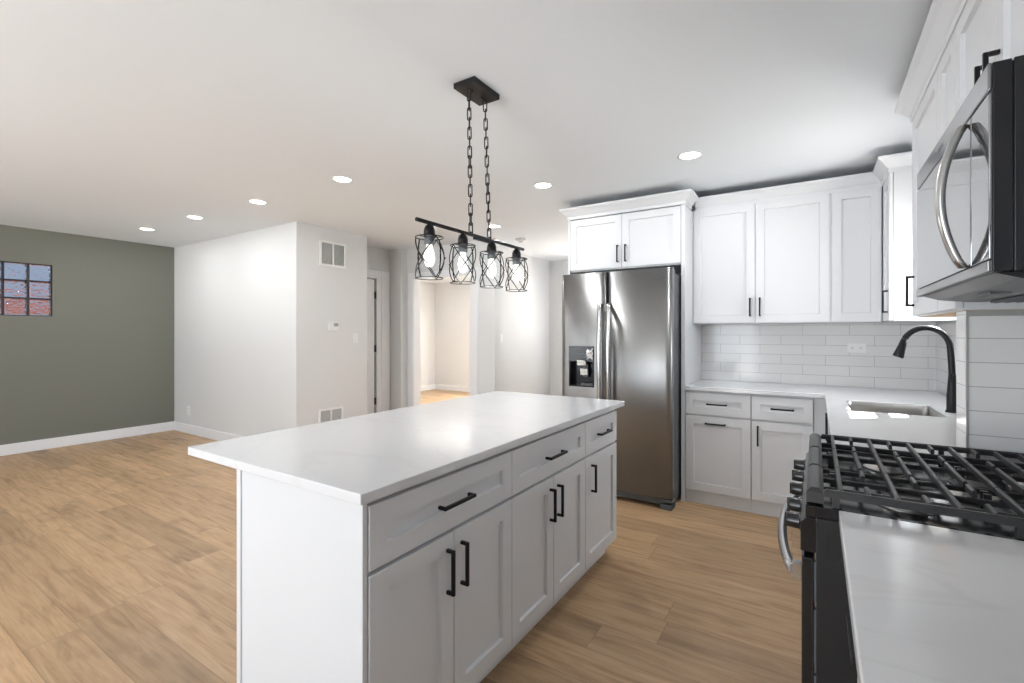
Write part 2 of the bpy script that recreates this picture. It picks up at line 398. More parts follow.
def dh_window(name, axis, c, a0, a1, z0, z1, rail, side=1):
    t = thing(name, '', '', (c if axis == 'X' else (a0+a1)/2, (a0+a1)/2 if axis == 'X' else c, z0)); t['kind'] = 'structure'; del t['label']; del t['category']
    fr = nb(); pn = nb(); g = .035
    def A(bm, u0, u1, w0, w1, d):
        if axis == 'X': add_box(bm, c-d, c+d, u0, u1, w0, w1)
        else: add_box(bm, u0, u1, c-d, c+d, w0, w1)
    A(fr, a0, a0+g, z0, z1, .02); A(fr, a1-g, a1, z0, z1, .02); A(fr, a0+g, a1-g, z0, z0+g, .02); A(fr, a0+g, a1-g, z1-g, z1, .02)
    if rail: A(fr, a0+g, a1-g, rail-.018, rail+.018, .02)
    A(pn, a0+g, a1-g, z0+g, z1-g, .003)
    obj('window_frame', fr, M['trim'], t); obj('window_pane', pn, M['pane'], t)
dh_window('window_2', 'X', XR+.05, 3.27, 3.77, 1.22, 1.935, 1.635)
dh_window('window_3', 'Y', -2.66, -6.6, -4.0, .6, 2.2, 1.4)  # unseen, assumed behind the camera to go with the rear fill lamp
dh_window('window_4', 'Y', -2.66, -3.3, -1.1, .06, 2.25, 0)  # likewise an assumed opening, there for the other rear fill lamp
dh_window('window_5', 'Y', 8.5, -5.8, -4.2, .85, 2.15, 1.5)
dh_window('added_window_6', 'Y', 6.92, -3.0, -2.1, .95, 2.1, 1.5)  # hidden window added as the source of the hall fill lamp

# ------------------------------------------------------------------ doors in the hall
def hinge(parent, x0, x1, y0, y1, z, name='hinge'):
    bm = box(x0, x1, y0, y1, z-.045, z+.045); add_lathe(bm, ((x0+x1)/2, (y0+y1)/2, z-.05), [(.009, 0), (.009, .1)], 10)
    obj(name, bm, M['black'], parent, label='black hinge')
d1 = thing('door_1', '', '', (-5.12, 4.12, 0)); d1['kind'] = 'structure'; del d1['label']; del d1['category']
bm = box(-5.135, -5.098, 3.72, 4.440, .012, 2.065)
obj('door_slab', bm, M['trim'], d1, bevel=.002)
bm = box(-5.205, -5.075, 4.462, 4.54, 0, 2.11); add_box(bm, -5.205, -5.075, 3.70, 4.462, 2.075, 2.11); add_box(bm, -5.205, -5.075, 3.70, 3.712, 0, 2.075)
obj('door_jamb', bm, M['trim'], d1)
obj('jamb_shadow_gap', box(-5.15, -5.112, 4.440, 4.462, 0, 2.075), M['gap'], d1)
bm = box(-5.085, -5.068, 4.54, 4.69, 0, 2.19); add_box(bm, -5.085, -5.068, 3.90, 4.54, 2.075+.035, 2.19)
obj('door_casing', bm, M['trim'], d1, bevel=.003)
for z in (1.85, 1.117, .396): hinge(d1, -5.100, -5.088, 4.435, 4.468, z)
d2 = thing('door_2', '', '', (-3.72, 5.3, 0)); d2['kind'] = 'structure'; del d2['label']; del d2['category']
obj('door_slab', box(-3.665-.09, -3.715, 4.95+.0, 5.76, .012, 2.06), M['trim'], d2, bevel=.002)
bm = box(DX0, DX0+.018, 4.80, 4.94, 0, 2.09); add_box(bm, DX1-.018, DX1, 4.80, 4.94, 0, 2.09); add_box(bm, DX0+.018, DX1-.018, 4.80, 4.94, 2.072, 2.09)
obj('door_jamb', bm, M['trim'], d2)
bm = box(DX0-.078, DX0+.004, 4.793, 4.81, 0, 2.165); add_box(bm, DX1-.004, DX1+.10, 4.793, 4.81, 0, 2.165); add_box(bm, DX0+.004, DX1-.004, 4.793, 4.81, 2.086, 2.165)
obj('door_casing', bm, M['trim'], d2, bevel=.003)
for z in (1.80, 1.112, .41): hinge(d2, -3.734, -3.718, 4.88, 4.90, z)

# ------------------------------------------------------------------ cabinets
class Frame:
    """maps (along, depth outwards from the door plane, z) to world"""
    def __init__(s, kind, plane): s.k = kind; s.p = plane
    def pt(s, u, d, z):
        return {'+X': (s.p+d, u, z), '-X': (s.p-d, u, z), '-Y': (u, s.p-d, z)}[s.k]
    def box(s, bm, u0, u1, d0, d1, z0, z1):
        a = s.pt(u0, d0, z0); b = s.pt(u1, d1, z1); return add_box(bm, a[0], b[0], a[1], b[1], a[2], b[2])
def shaker(F, u0, u1, z0, z1, t=.019, fw=.06, rec=.0125):
    """front with a flat frame and a recessed centre panel, as one mesh"""
    bm = nb(); fw = min(fw, (u1-u0)*.3, (z1-z0)*.34); s = .0025
    def ring(a, d): return [bm.verts.new(F.pt(u, d, z)) for u, z in ((u0+a, z0+a), (u1-a, z0+a), (u1-a, z1-a), (u0+a, z1-a))]
    r = [ring(0, -t), ring(0, -.0015), ring(.0015, 0), ring(fw, 0), ring(fw+s, -rec)]
    bm.faces.new(r[0])
    for A, B in zip(r, r[1:]):
        for i in range(4): bm.faces.new((A[i], A[(i+1) % 4], B[(i+1) % 4], B[i]))
    bm.faces.new(r[-1]); return bm
def pull(F, parent, u, z, L=.145, vert=True, off=.032, w=.0055):
    bm = nb()
    if vert:
        F.box(bm, u-w, u+w, off-2*w, off, z-L/2, z+L/2)
        for s in (-1, 1): F.box(bm, u-w, u+w, 0, off-2*w, z+s*(L/2-w)-w, z+s*(L/2-w)+w)
    else:
        F.box(bm, u-L/2, u+L/2, off-2*w, off, z-w, z+w)
        for s in (-1, 1): F.box(bm, u+s*(L/2-w)-w, u+s*(L/2-w)+w, 0, off-2*w, z-w, z+w)
    return obj('handle', bm, M['black'], parent, bevel=.0015, label='matte black bar handle')
def carcass(F, u0, u1, depth, z0, z1): return F.box(nb(), u0, u1, -.0215, -depth, z0, z1)
G = .0018
def cabinet(name, label, cat, F, u0, u1, depth, z0, z1, fronts, toe=None, group=None, carcz=None):
    """fronts: list of (kind, u0, u1, z0, z1, handle or None); handle = (u, z, vertical)"""
    c = F.pt((u0+u1)/2, -depth/2, 0 if toe is not None else z0)
    t = thing(name, label, cat, c, group)
    obj('carcass', carcass(F, u0, u1, depth, z0, z1), M['cab'], t, bevel=.001)
    if toe is not None: obj('toe_kick', F.box(nb(), u0, u1, -toe, -depth, 0, z0), M['cab'], t)
    for k, a, b, c0, c1, h in fronts:
        d = obj(k, shaker(F, a+G, b-G, c0, c1), M['cab'], t)
        if h: pull(F, d, h[0], h[1], vert=h[2], L=h[3] if len(h) > 3 else .145)
    return t

# --- island
FI = Frame('+X', -1.0)
ZD0, ZD1, ZR0, ZR1 = .108, .679, .692, .868
def island_unit(label, u0, u1, two):
    m = (u0+u1)/2
    fr = [('drawer_front', u0, u1, ZR0, ZR1, (m, .780, False, .16 if two else .15))]
    if two: fr += [('door', u0, m, ZD0, ZD1, (m-.036, .563, True)), ('door', m, u1, ZD0, ZD1, (m+.036, .563, True))]
    else: fr += [('door', u0, u1, ZD0, ZD1, (u0+.075, .563, True))]
    return cabinet('base_cabinet', label, 'cabinet', FI, u0, u1, .617, .10, .883, fr, toe=.075, group='island base cabinets')
island_unit('white island base cabinet nearest the camera, wide drawer over two doors', .853, 1.556, True)
island_unit('middle white island base cabinet with wide drawer over two doors', 1.556, 2.257, True)
island_unit('narrow white island base cabinet at the fridge end, one drawer over one door', 2.257, 2.711, False)
ip = thing('end_panel', 'plain white panel closing the island end nearest the camera', 'panel', (-1.31, .84, 0))
obj('panel', box(-1.607, -1.018, .838, .852, 0, .884), M['cab'], ip)
obj('corner_stile', box(-1.632, -1.607, .833, .852, 0, .884), M['cab'], ip, bevel=.002)
obj('corner_stile', box(-1.018, -1.006, .836, .852, 0, .884), M['cab'], ip, bevel=.001)
tag(obj('back_panel', box(-1.632, -1.618, .853, 2.711, 0, .884), M['cab']), 'white back panel on the seating side of the island', 'panel')
tag(obj('end_panel', add_extrude(nb(), [(-1.632, 0), (-1.08, 0), (-1.08, .10), (-1.018, .10), (-1.018, .884), (-1.632, .884)], 'Y', 2.712, 2.728), M['cab'], bevel=.001), 'white panel closing the island end toward the fridge', 'panel')
tag(obj('island_countertop', box(-1.93, -.984, .812, 2.806, .885, .915), M['quartz'], bevel=.003), 'white quartz island countertop with faint grey veins', 'countertop')

# --- back wall base run
FB = Frame('-Y', 3.87)
cabinet('base_cabinet', 'white base cabinet beside the fridge with horizontal handle on its door', 'cabinet', FB, -.866, -.402, .60, .10, .883,
        [('drawer_front', -.866, -.402, .700, .868, (-.635, .785, False)), ('door', -.866, -.402, .108, .686, (-.645, .636, False))], toe=.03, group='back wall base cabinets')
cabinet('base_cabinet', 'white base cabinet near the corner with vertical handle on its door', 'cabinet', FB, -.400, -.015, .60, .10, .883,
        [('drawer_front', -.400, -.015, .700, .868, (-.201, .786, False)), ('door', -.400, -.015, .108, .686, (-.356, .581, True))], toe=.03, group='back wall base cabinets')
tag(obj('corner_filler', box(-.014, .075, 3.895, 3.93, 0, .883), M['cab']), 'white filler strip in the inside corner of the base cabinets', 'panel')
# --- right wall base run
FR = Frame('-X', .080)
cabinet('sink_cabinet', 'white sink base cabinet with two tall doors under the sink', 'cabinet', FR, 2.96, 3.83, .60, .10, .68,
        [('door', 2.96, 3.43, .108, .868, (3.36, .765, True)), ('door', 3.43, 3.83, .108, .868, (3.50, .765, True))], toe=.06)
cabinet('base_cabinet', 'white base cabinet between the range and the sink cabinet', 'cabinet', FR, 2.124, 2.958, .62, .10, .883,
        [('drawer_front', 2.124, 2.54, ZR0, ZR1, (2.33, .78, False)), ('drawer_front', 2.54, 2.958, ZR0, ZR1, (2.75, .78, False)),
         ('door', 2.124, 2.54, ZD0, ZD1, (2.50, .563, True)), ('door', 2.54, 2.958, ZD0, ZD1, (2.58, .563, True))], toe=.06)
cabinet('base_cabinet', 'white base cabinet in the foreground beside the range, mostly under the near countertop', 'cabinet', FR, .60, 1.343, .62, .10, .883,
        [('drawer_front', .60, 1.343, ZR0, ZR1, (1.03, .79, False, .15)), ('door', .60, .97, ZD0, ZD1, (.93, .563, True)), ('door', .97, 1.343, ZD0, ZD1, (1.01, .563, True))], toe=.06)
tag(obj('near_countertop', box(.045, XR-.009, .236, 1.347, .885, .915), M['quartz'], bevel=.003), 'white quartz countertop in the right foreground, in front of the range', 'countertop')
tag(obj('end_panel', box(.06, .69, .575, .597, 0, .884), M['cab'], bevel=.001), 'white panel under the near end of the foreground countertop', 'panel')

# L-shaped countertop with the sink cut-out
SX0, SX1, SY0, SY1 = .157, .545, 3.115, 3.58
def grid_slab(xs, ys, keep, z0, z1):
    bm = nb(); V = {}
    def v(i, j, z):
        k = (i, j, z)
        if k not in V: V[k] = bm.verts.new((xs[i], ys[j], z))
        return V[k]
    cells = {(i, j) for i in range(len(xs)-1) for j in range(len(ys)-1) if keep((xs[i]+xs[i+1])/2, (ys[j]+ys[j+1])/2)}
    for i, j in cells:
        for z in (z0, z1): bm.faces.new((v(i, j, z), v(i+1, j, z), v(i+1, j+1, z), v(i, j+1, z)))
        for (di, dj, a, b) in ((-1, 0, (i, j), (i, j+1)), (1, 0, (i+1, j), (i+1, j+1)), (0, -1, (i, j), (i+1, j)), (0, 1, (i, j+1), (i+1, j+1))):
            if (i+di, j+dj) not in cells: bm.faces.new((v(*a, z0), v(*b, z0), v(*b, z1), v(*a, z1)))
    return bm
bm = grid_slab([-.866, .050, SX0, SX1, XR-.009], [2.118, SY0, SY1, 3.85, YB-.009],
               lambda x, y: (x > .05 or y > 3.85) and not (SX0 < x < SX1 and SY0 < y < SY1), .885, .915)
tag(obj('corner_countertop', bm, M['quartz'], bevel=.003), 'white quartz L-shaped countertop running along the back wall and round the sink', 'countertop')
# sink
sk = thing('sink', 'stainless steel undermount sink in the corner countertop', 'sink', ((SX0+SX1)/2, (SY0+SY1)/2, .69))
bm = nb()
def rr(x0, x1, y0, y1, r, z, n=6):
    out = []
    for cx, cy, a0 in ((x1-r, y1-r, 0), (x0+r, y1-r, PI/2), (x0+r, y0+r, PI), (x1-r, y0+r, 1.5*PI)):
        for k in range(n+1):
            a = a0+PI/2*k/n; out.append(bm.verts.new((cx+r*math.cos(a), cy+r*math.sin(a), z)))
    return out
rings = [rr(SX0+.002, SX1-.002, SY0+.002, SY1-.002, .03, .911),
         rr(SX0+.0025, SX1-.0025, SY0+.0025, SY1-.0025, .03, .87), rr(SX0+.004, SX1-.004, SY0+.004, SY1-.004, .04, .72), rr(SX0+.02, SX1-.02, SY0+.02, SY1-.02, .03, .695)]
for A, B in zip(rings, rings[1:]):
    for i in range(len(A)): bm.faces.new((A[i], A[(i+1) % len(A)], B[(i+1) % len(A)], B[i])).smooth = True
bm.faces.new(rings[-1])
bk = obj('basin', bm, M['sink'], sk)
md = bk.modifiers.new('solid', 'SOLIDIFY'); md.thickness = .0012
bm = add_lathe(nb(), ((SX0+SX1)/2, (SY0+SY1)/2, .696), [(.045, 0), (.045, .003), (.03, .002), (.028, .0005)], 24)
obj('drain', bm, M['chrome'], sk)
# faucet
fc = thing('faucet', 'matte black gooseneck kitchen faucet behind the sink', 'faucet', (.600, 3.33, .9155))
def arc_pts():
    P = [(.600, .93), (.600, 1.0), (.600, 1.08), (.598, 1.16), (.595, 1.21)]
    cx, cz, rx, rz = .494, 1.245, .099, .113
    for k in range(0, 15):
        a = k/14*math.radians(152); P.append((cx+rx*math.cos(a), cz+rz*math.sin(a)))
    return P
pts = [(x, 3.33, z) for x, z in arc_pts()]
obj('spout', add_tube(nb(), pts, [.0145]*len(pts), 14), M['black'], fc)
e = pts[-1]
obj('spray_head', add_tube(nb(), [e, (e[0]-.008, 3.33, e[2]-.03), (e[0]-.018, 3.33, e[2]-.065), (e[0]-.027, 3.33, e[2]-.095), (e[0]-.029, 3.33, e[2]-.10)], [.0146, .0175, .0215, .026, .024], 16), M['black'], fc)
bm = add_lathe(nb(), (.600, 3.33, .9155), [(.028, 0), (.028, .006), (.023, .012), (.0235, .09), (.019, .15), (.015, .20)], 22)
obj('base', bm, M['black'], fc)
obj('lever', add_tube(nb(), [(.600, 3.348, .975), (.600, 3.385, .985), (.60, 3.43, 1.005)], [.009, .007, .005], 10), M['black'], fc)

# --- fridge surround and cabinet over the fridge
tag(obj('fridge_side_panel', box(-.897, -.868, 3.872, YB, 0, 2.345), M['cab'], bevel=.001), 'tall white panel between the fridge and the back wall cabinets', 'panel')
tag(obj('fridge_side_panel', box(-1.885, -1.866, 3.872, YB, 0, 2.345), M['cab'], bevel=.001), 'tall white panel on the hall side of the fridge', 'panel')
cabinet('upper_cabinet', 'white two-door cabinet above the stainless fridge', 'cabinet', FB, -1.864, -.899, .62, 1.876, 2.345,
        [('door', -1.864, -1.383, 1.888, 2.338, (-1.417, 2.003, True)), ('door', -1.383, -.899, 1.888, 2.338, (-1.347, 2.003, True))])
# --- upper cabinets on the back wall
FU = Frame('-Y', 4.15)
Z0, Z1 = 1.412, 2.352
cabinet('upper_cabinet', 'white two-door wall cabinet over the back countertop', 'cabinet', FU, -.866, .086, .345, 1.406, 2.36,
        [('door', -.866, -.401, Z0, Z1, (-.437, 1.533, True)), ('door', -.401, .086, Z0, Z1, (-.368, 1.533, True))], group='wall cabinets')
cabinet('upper_cabinet', 'white single-door wall cabinet in the back corner', 'cabinet', FU, .088, .389, .345, 1.406, 2.36,
        [('door', .094, .385, Z0, Z1, None)], group='wall cabinets')
tag(obj('filler_strip', box(.0865, .0935, 4.153, 4.171, 1.406, 2.352), M['cab']), 'thin white filler strip between the wall cabinets on the back wall', 'panel')
FW = Frame('-X', .39)
cabinet('upper_cabinet', 'white corner wall cabinet beyond the sink, its plain side toward the camera', 'cabinet', FW, 3.815, 4.145, .325, 1.406, 2.36,
        [('door', 3.815, 4.145, Z0, Z1, (3.875, 1.533, True))], group='wall cabinets')
# --- right wall uppers
def upR(label, u0, u1, fr, z0=1.406):
    t = cabinet('upper_cabinet', label, 'cabinet', FW, u0, u1, .325, z0, 2.36, fr, group='wall cabinets')
    p = [FW.pt(u0+.01, -.03, z0-.002), FW.pt(u1-.01, -.32, z0-.0005)]
    obj('underside', box(p[0][0], p[1][0], p[0][1], p[1][1], p[0][2], p[1][2]), M['birch'], t, label='bare birch underside')
    return t
upR('white wall cabinet just before the sink window with handle at its far edge', 2.398, 2.962, [('door', 2.398, 2.962, Z0, Z1, (2.905, 1.528, True))])
upR('narrow white wall cabinet between the microwave and the sink window', 2.122, 2.396, [('door', 2.122, 2.396, Z0, Z1, None)])
upR('white two-door wall cabinet above the microwave', 1.345, 2.120, [('door', 1.345, 1.705, 1.884, Z1, (1.668, 1.972, True)), ('door', 1.705, 2.120, 1.884, Z1, (1.742, 1.972, True))], 1.878)
upR('white wall cabinet at the top right edge of the view, nearer than the microwave', .60, 1.300, [('door', .60, .95, Z0, Z1, (.915, 1.528, True)), ('door', .95, 1.300, Z0, Z1, (.985, 1.528, True))])

# --- crown moulding : profile (outward, z) swept along a path of corner points with mitres
CP = [(0, 2.345), (.004, 2.345), (.004, 2.372), (.012, 2.378), (.040, 2.412), (.056, 2.424), (.060, 2.430), (.060, 2.442), (-.02, 2.442), (-.02, 2.362), (0, 2.362)]
def crown(label, path, side, loc_z=0, group='crown mouldings'):
    """path: list of (x, y); side=+1 puts the outward direction on the left of travel"""
    bm = nb(); P = [Vector((a, b)) for a, b in path]; n = len(P); dirs = [(P[i+1]-P[i]).normalized() for i in range(n-1)]
    nr = [Vector((-d.y, d.x))*side for d in dirs]; rings = []
    for i in range(n):
        if i == 0: m = nr[0]
        elif i == n-1: m = nr[-1]
        else:
            m = nr[i-1]+nr[i]; m = m/(m.dot(nr[i]))
        rings.append([bm.verts.new((P[i].x+m.x*o_, P[i].y+m.y*o_, z+loc_z)) for o_, z in CP])
    k = len(CP)
    for A, B in zip(rings, rings[1:]):
        for i in range(k): bm.faces.new((A[i], A[(i+1) % k], B[(i+1) % k], B[i]))
    bm.faces.new(rings[0]); bm.faces.new(rings[-1][::-1])
    return tag(obj('crown_molding', bm, M['cab']), label, 'molding', group)
crown('white crown moulding on top of the cabinet over the fridge', [(-1.886, 4.49), (-1.886, 3.869), (-.867, 3.869), (-.867, 4.085)], -1)
crown('white crown moulding above the back wall cabinets, turning the corner beyond the sink', [(-.845, 4.149), (.389, 4.149), (.389, 3.813), (.725, 3.813)], -1)
crown('white crown moulding along the wall cabinets on the range side', [(.725, 2.964), (.389, 2.964), (.389, .60)], -1)

# ------------------------------------------------------------------ refrigerator
fr_ = thing('refrigerator', 'stainless steel side-by-side refrigerator with ice dispenser', 'refrigerator', (-1.36, 4.0, 0))
FXL, FXS, FXR, FY = -1.822, -1.419, -.903, 3.605
obj('body', box(FXL+.012, FXR-.012, FY+.075, 4.44, .03, 1.79), M['graypl'], fr_, bevel=.003)
def fdoor(x0, x1, hole=None):
    """gently crowned door front: strips across x, with a hole for the dispenser"""
    bm = nb(); n = 20
    xs = sorted(set([x0+(x1-x0)*i/n for i in range(n+1)]+([hole[0], hole[1]] if hole else [])))
    zs = [.085, 1.822] if not hole else [.085, hole[2], hole[3], 1.822]
    def yf(x):
        t = (x-x0)/(x1-x0)*2-1; return FY+.010*t*t+.012*max(0, abs(t)-.93)/.07
    F_ = {}
    for i, x in enumerate(xs):
        for j, z in enumerate(zs): F_[i, j] = bm.verts.new((x, yf(x), z))
    for i in range(len(xs)-1):
        for j in range(len(zs)-1):
            xm = (xs[i]+xs[i+1])/2
            if hole and j == 1 and hole[0] < xm < hole[1]: continue
            f = bm.faces.new((F_[i, j], F_[i+1, j], F_[i+1, j+1], F_[i, j+1])); f.smooth = True
    yb = FY+.07; nx = len(xs)-1; nz = len(zs)-1
    b = [bm.verts.new(p) for p in ((x0, yb, .085), (x1, yb, .085), (x1, yb, 1.822), (x0, yb, 1.822))]
    bm.faces.new(b)
    bm.faces.new([b[0]]+[F_[0, j] for j in range(nz+1)]+[b[3]])
    bm.faces.new([b[1]]+[F_[nx, j] for j in range(nz+1)]+[b[2]])
    bm.faces.new([b[0]]+[F_[i, 0] for i in range(nx+1)]+[b[1]])
    bm.faces.new([b[3]]+[F_[i, nz] for i in range(nx+1)]+[b[2]])
    return bm
HO = (-1.748, -1.522, .885, 1.222)
ld = obj('freezer_door', fdoor(FXL, FXS-.004, HO), M['steel'], fr_)
rd = obj('fridge_door', fdoor(FXS+.004, FXR), M['steel'], fr_)
def fhandle(par, x):
    bm = nb(); pts = []; n = 16
    for i in range(n+1):
        t = i/n; z = .70+.865*t; pts.append((x, FY-.045-.018*math.sin(PI*t), z))
    rings = []
    for p in pts:
        q = []
        for k in range(12):
            a = 2*PI*k/12; q.append(bm.verts.new((p[0]+.0165*math.copysign(abs(math.cos(a))**.7, math.cos(a)), p[1]+.011*math.copysign(abs(math.sin(a))**.7, math.sin(a)), p[2])))
        rings.append(q)
    for A, B in zip(rings, rings[1:]):
        for k in range(12): bm.faces.new((A[k], A[(k+1) % 12], B[(k+1) % 12], B[k])).smooth = True
    bm.faces.new(rings[0][::-1]); bm.faces.new(rings[-1])
    for z in (.715, 1.55): add_box(bm, x-.013, x+.013, FY-.045, FY+.012, z-.014, z+.014)
    obj('handle', bm, M['steel_handle'], par, label='bowed steel handle')
fhandle(ld, FXS-.038); fhandle(rd, FXS+.038)
# dispenser
dp = obj('dispenser', grid_slab([HO[0], HO[0]+.012, HO[1]-.012, HO[1]], [0, .012, .21, .222, HO[3]-HO[2]], lambda x, y: not (HO[0]+.012 < x < HO[1]-.012 and .012 < y < .21), 0, .004), M['blackp'], fr_)
dp.data.transform(Matrix.Rotation(PI/2, 4, 'X')); 
_c = [v.co.copy() for v in dp.data.vertices]
mn = Vector([min(c[i] for c in _c) for i in range(3)])
for v in dp.data.vertices: v.co -= mn
dp.location = Vector((HO[0], FY-.002, HO[2]))-WL[fr_]; WL[dp] = Vector((HO[0], FY-.002, HO[2]))
bm = box(HO[0], HO[1], FY+.062, FY+.066, HO[2], HO[3]); add_box(bm, HO[0], HO[0]+.003, FY+.002, FY+.062, HO[2], HO[3]); add_box(bm, HO[1]-.003, HO[1], FY+.002, FY+.062, HO[2], HO[3])
add_box(bm, HO[0]+.003, HO[1]-.003, FY+.002, FY+.062, HO[2], HO[2]+.012); add_box(bm, HO[0]+.003, HO[1]-.003, FY+.004, FY+.062, HO[2]+.21, HO[3])
obj('recess', bm, M['blackp'], dp)
bm = nb()
for k in range(5): add_box(bm, HO[0]+.03+k*.024, HO[0]+.042+k*.024, FY-.0035, FY-.002, HO[3]-.066, HO[3]-.062)
obj('button_marks', bm, M['graypl'], dp)
obj('paddle', box(HO[0]+.115, HO[0]+.16, FY+.03, FY+.045, HO[2]+.08, HO[2]+.19), M['graypl'], dp, bevel=.004)
obj('drip_tray', box(HO[0]+.11, HO[1]-.014, FY+.003, FY+.05, HO[2]+.0125, HO[2]+.03), M['graypl'], dp)
def rag(name, x0, x1, z0, z1, m, y, rough=.004):
    bm = nb(); n = 6; V = [[bm.verts.new((x0+(x1-x0)*i/n+random.uniform(-rough, rough), y-.004-random.uniform(0, .012), z0+(z1-z0)*j/n+random.uniform(-rough, rough))) for j in range(n+1)] for i in range(n+1)]
    for i in range(n):
        for j in range(n): bm.faces.new((V[i][j], V[i+1][j], V[i+1][j+1], V[i][j+1]))
    o = obj(name, bm, m, dp); md = o.modifiers.new('solid', 'SOLIDIFY'); md.thickness = .0008
    return o
rag('paper_tag', -1.665, -1.59, 1.065, 1.105, M['paper'], FY-.003)
rag('paper_tag', -1.64, -1.575, .985, 1.035, M['paper'], FY-.001)
rag('plastic_wrap', -1.575, -1.525, 1.12, 1.20, M['foil'], FY-.004, .008)
obj('toe_grille', box(FXL+.01, FXR-.08, FY+.03, FY+.06, .03, .075), M['graypl'], fr_)
bm = box(FXR-.085, FXR-.002, FY+.0, FY+.12, 0, .04); add_box(bm, FXR-.085, FXR-.002, FY+.012, FY+.1, .052, .078)
obj('leveling_foot', bm, M['graypl'], fr_, bevel=.004)
bm = box(FXL+.002, FXL+.085, FY+.0, FY+.12, 0, .04); obj('leveling_foot', bm, M['graypl'], fr_, bevel=.004)
obj('hinge_cover', box(FXR-.1, FXR-.016, FY+.03, FY+.16, 1.7905, 1.815), M['graypl'], fr_, bevel=.005)
obj('hinge_cover', box(FXL+.016, FXL+.1, FY+.03, FY+.16, 1.7905, 1.815), M['graypl'], fr_, bevel=.005)
bm = nb()
for k in range(9): add_box(bm, -1.035+k*.009, -1.029+k*.009, FY-.0006, FY+.004, 1.745, 1.752)
obj('badge', bm, M['graypl'], rd)

# ------------------------------------------------------------------ gas range
RY0, RY1 = 1.352, 2.113
rg = thing('gas_range', 'black and stainless gas range between the countertops', 'range', (.35, 1.73, 0))
obj('body', box(.0, .70, RY0, RY1, .03, .885), M['blackm'], rg, bevel=.003)
bm = box(.0, .70, RY0+.004, RY1-.004, .8855, .9); add_box(bm, -.022, 0, RY0, RY1, .885, .913)
for a in ((.0, .70, RY0, RY0+.014), (.0, .70, RY1-.014, RY1), (.685, .70, RY0+.014, RY1-.014)): add_box(bm, *a, .8855, .913)
obj('cooktop', bm, M['blackp'], rg, bevel=.002)
bm = add_extrude(nb(), [(-.032, .80), (.0, .80), (.0, .884), (-.022, .884), (-.032, .872)], 'Y', RY0, RY1)
obj('control_panel', bm, M['blackp'], rg, bevel=.002)
od = obj('oven_door', box(-.030, -.004, RY0+.004, RY1-.004, .20, .785), M['blackp'], rg, bevel=.005)
obj('door_window', box(-.0315, -.0302, RY0+.12, RY1-.12, .32, .66), M['mwglass'], od)
n = 22; pts = []
for i in range(n+1):
    t = i/n; pts.append((-.048-.040*math.sin(PI*t)**.7, RY0+.035+(RY1-RY0-.07)*t, .735))
bm = add_tube(nb(), pts, .0125, 12)
for y in (RY0+.04, RY1-.04): add_box(bm, -.05, -.028, y-.014, y+.014, .715, .752)
obj('handle', bm, M['steel_handle'], od, label='bowed steel oven handle')
obj('storage_drawer', box(-.028, -.004, RY0+.004, RY1-.004, .045, .192), M['blackp'], rg, bevel=.004)
bm = nb()
for z0, z1 in ((.06, .17), (.21, .32), (.34, .46), (.48, .50), (.52, .66), (.68, .775)): add_box(bm, -.004, .0, RY0+.008, RY0+.02, z0, z1)
obj('door_gasket', bm, M['graypl'], rg)
# pressed oval on the side panel
bm = nb(); oval = []
for k in range(32):
    a = 2*PI*k/32; cx, cz = .040, .835; x = cx+.013*math.cos(a); z = cz-.02*(1 if math.sin(a) < 0 else -1)*-1*0+(.0 if abs(math.sin(a)) < 1e-9 else 0)
    zz = (.856 if math.sin(a) >= 0 else .812)+.013*math.sin(a); oval.append((x-.002, RY0-.0003, zz-.012))
add_tube(bm, oval, .0011, 6, closed=True); obj('pressed_oval', bm, M['blackm'], rg)
for y in (1.425, 1.555, 1.715, 1.875, 2.03):
    bm = add_lathe(nb(), (-.029, y, .846), [(.024, 0), (.024, -.004), (.0195, -.008), (.0185, -.034), (.016, -.037)], 22, axis='X')
    add_box(bm, -.069, -.062, y-.005, y+.005, .829, .863)
    obj('knob', bm, M['blackp'], rg, bevel=.001)
# burners
def burner(x, y, r):
    bm = add_lathe(nb(), (x, y, .9), [(r+.022, 0), (r+.020, .004), (r+.006, .007), (r+.003, .018), (r-.004, .019)], 30)
    bn = obj('burner', bm, M['chrome'], rg)
    bm = add_lathe(nb(), (x, y, .919), [(r, 0), (r+.002, .003), (r, .007), (r-.006, .009)], 30)
    obj('burner_cap', bm, M['iron'], bn)
    bm = add_lathe(nb(), (x+r+.012, y+.008, .9), [(.004, .006), (.004, .02), (.002, .024)], 10); obj('igniter', bm, M['white_plastic'], bn)
for a in ((.185, 1.52, .042), (.185, 1.90, .036), (.345, 1.73, .04), (.52, 1.52, .034), (.52, 1.92, .044)): burner(*a)
# cast iron grates: left, middle, right sections joined end to end along the front edge
GT, GB = .955, .938
sec = [(RY0+.004, 1.604), (1.607, 1.857), (1.860, RY1-.004)]
xl = [.050+.107*k for k in range(6)]
def gbar(bm, x0, x1, y0, y1, z0=GB, z1=GT):
    """bar with chamfered top edges"""
    c = min(x1-x0, y1-y0)*.28
    b0 = [bm.verts.new(p) for p in ((x0, y0, z0), (x1, y0, z0), (x1, y1, z0), (x0, y1, z0))]
    b1 = [bm.verts.new(p) for p in ((x0, y0, z1-c), (x1, y0, z1-c), (x1, y1, z1-c), (x0, y1, z1-c))]
    b2 = [bm.verts.new(p) for p in ((x0+c, y0+c, z1), (x1-c, y0+c, z1), (x1-c, y1-c, z1), (x0+c, y1-c, z1))]
    bm.faces.new(b0[::-1]); bm.faces.new(b2)
    for A, B in ((b0, b1), (b1, b2)):
        for i in range(4): bm.faces.new((A[i], A[(i+1) % 4], B[(i+1) % 4], B[i]))
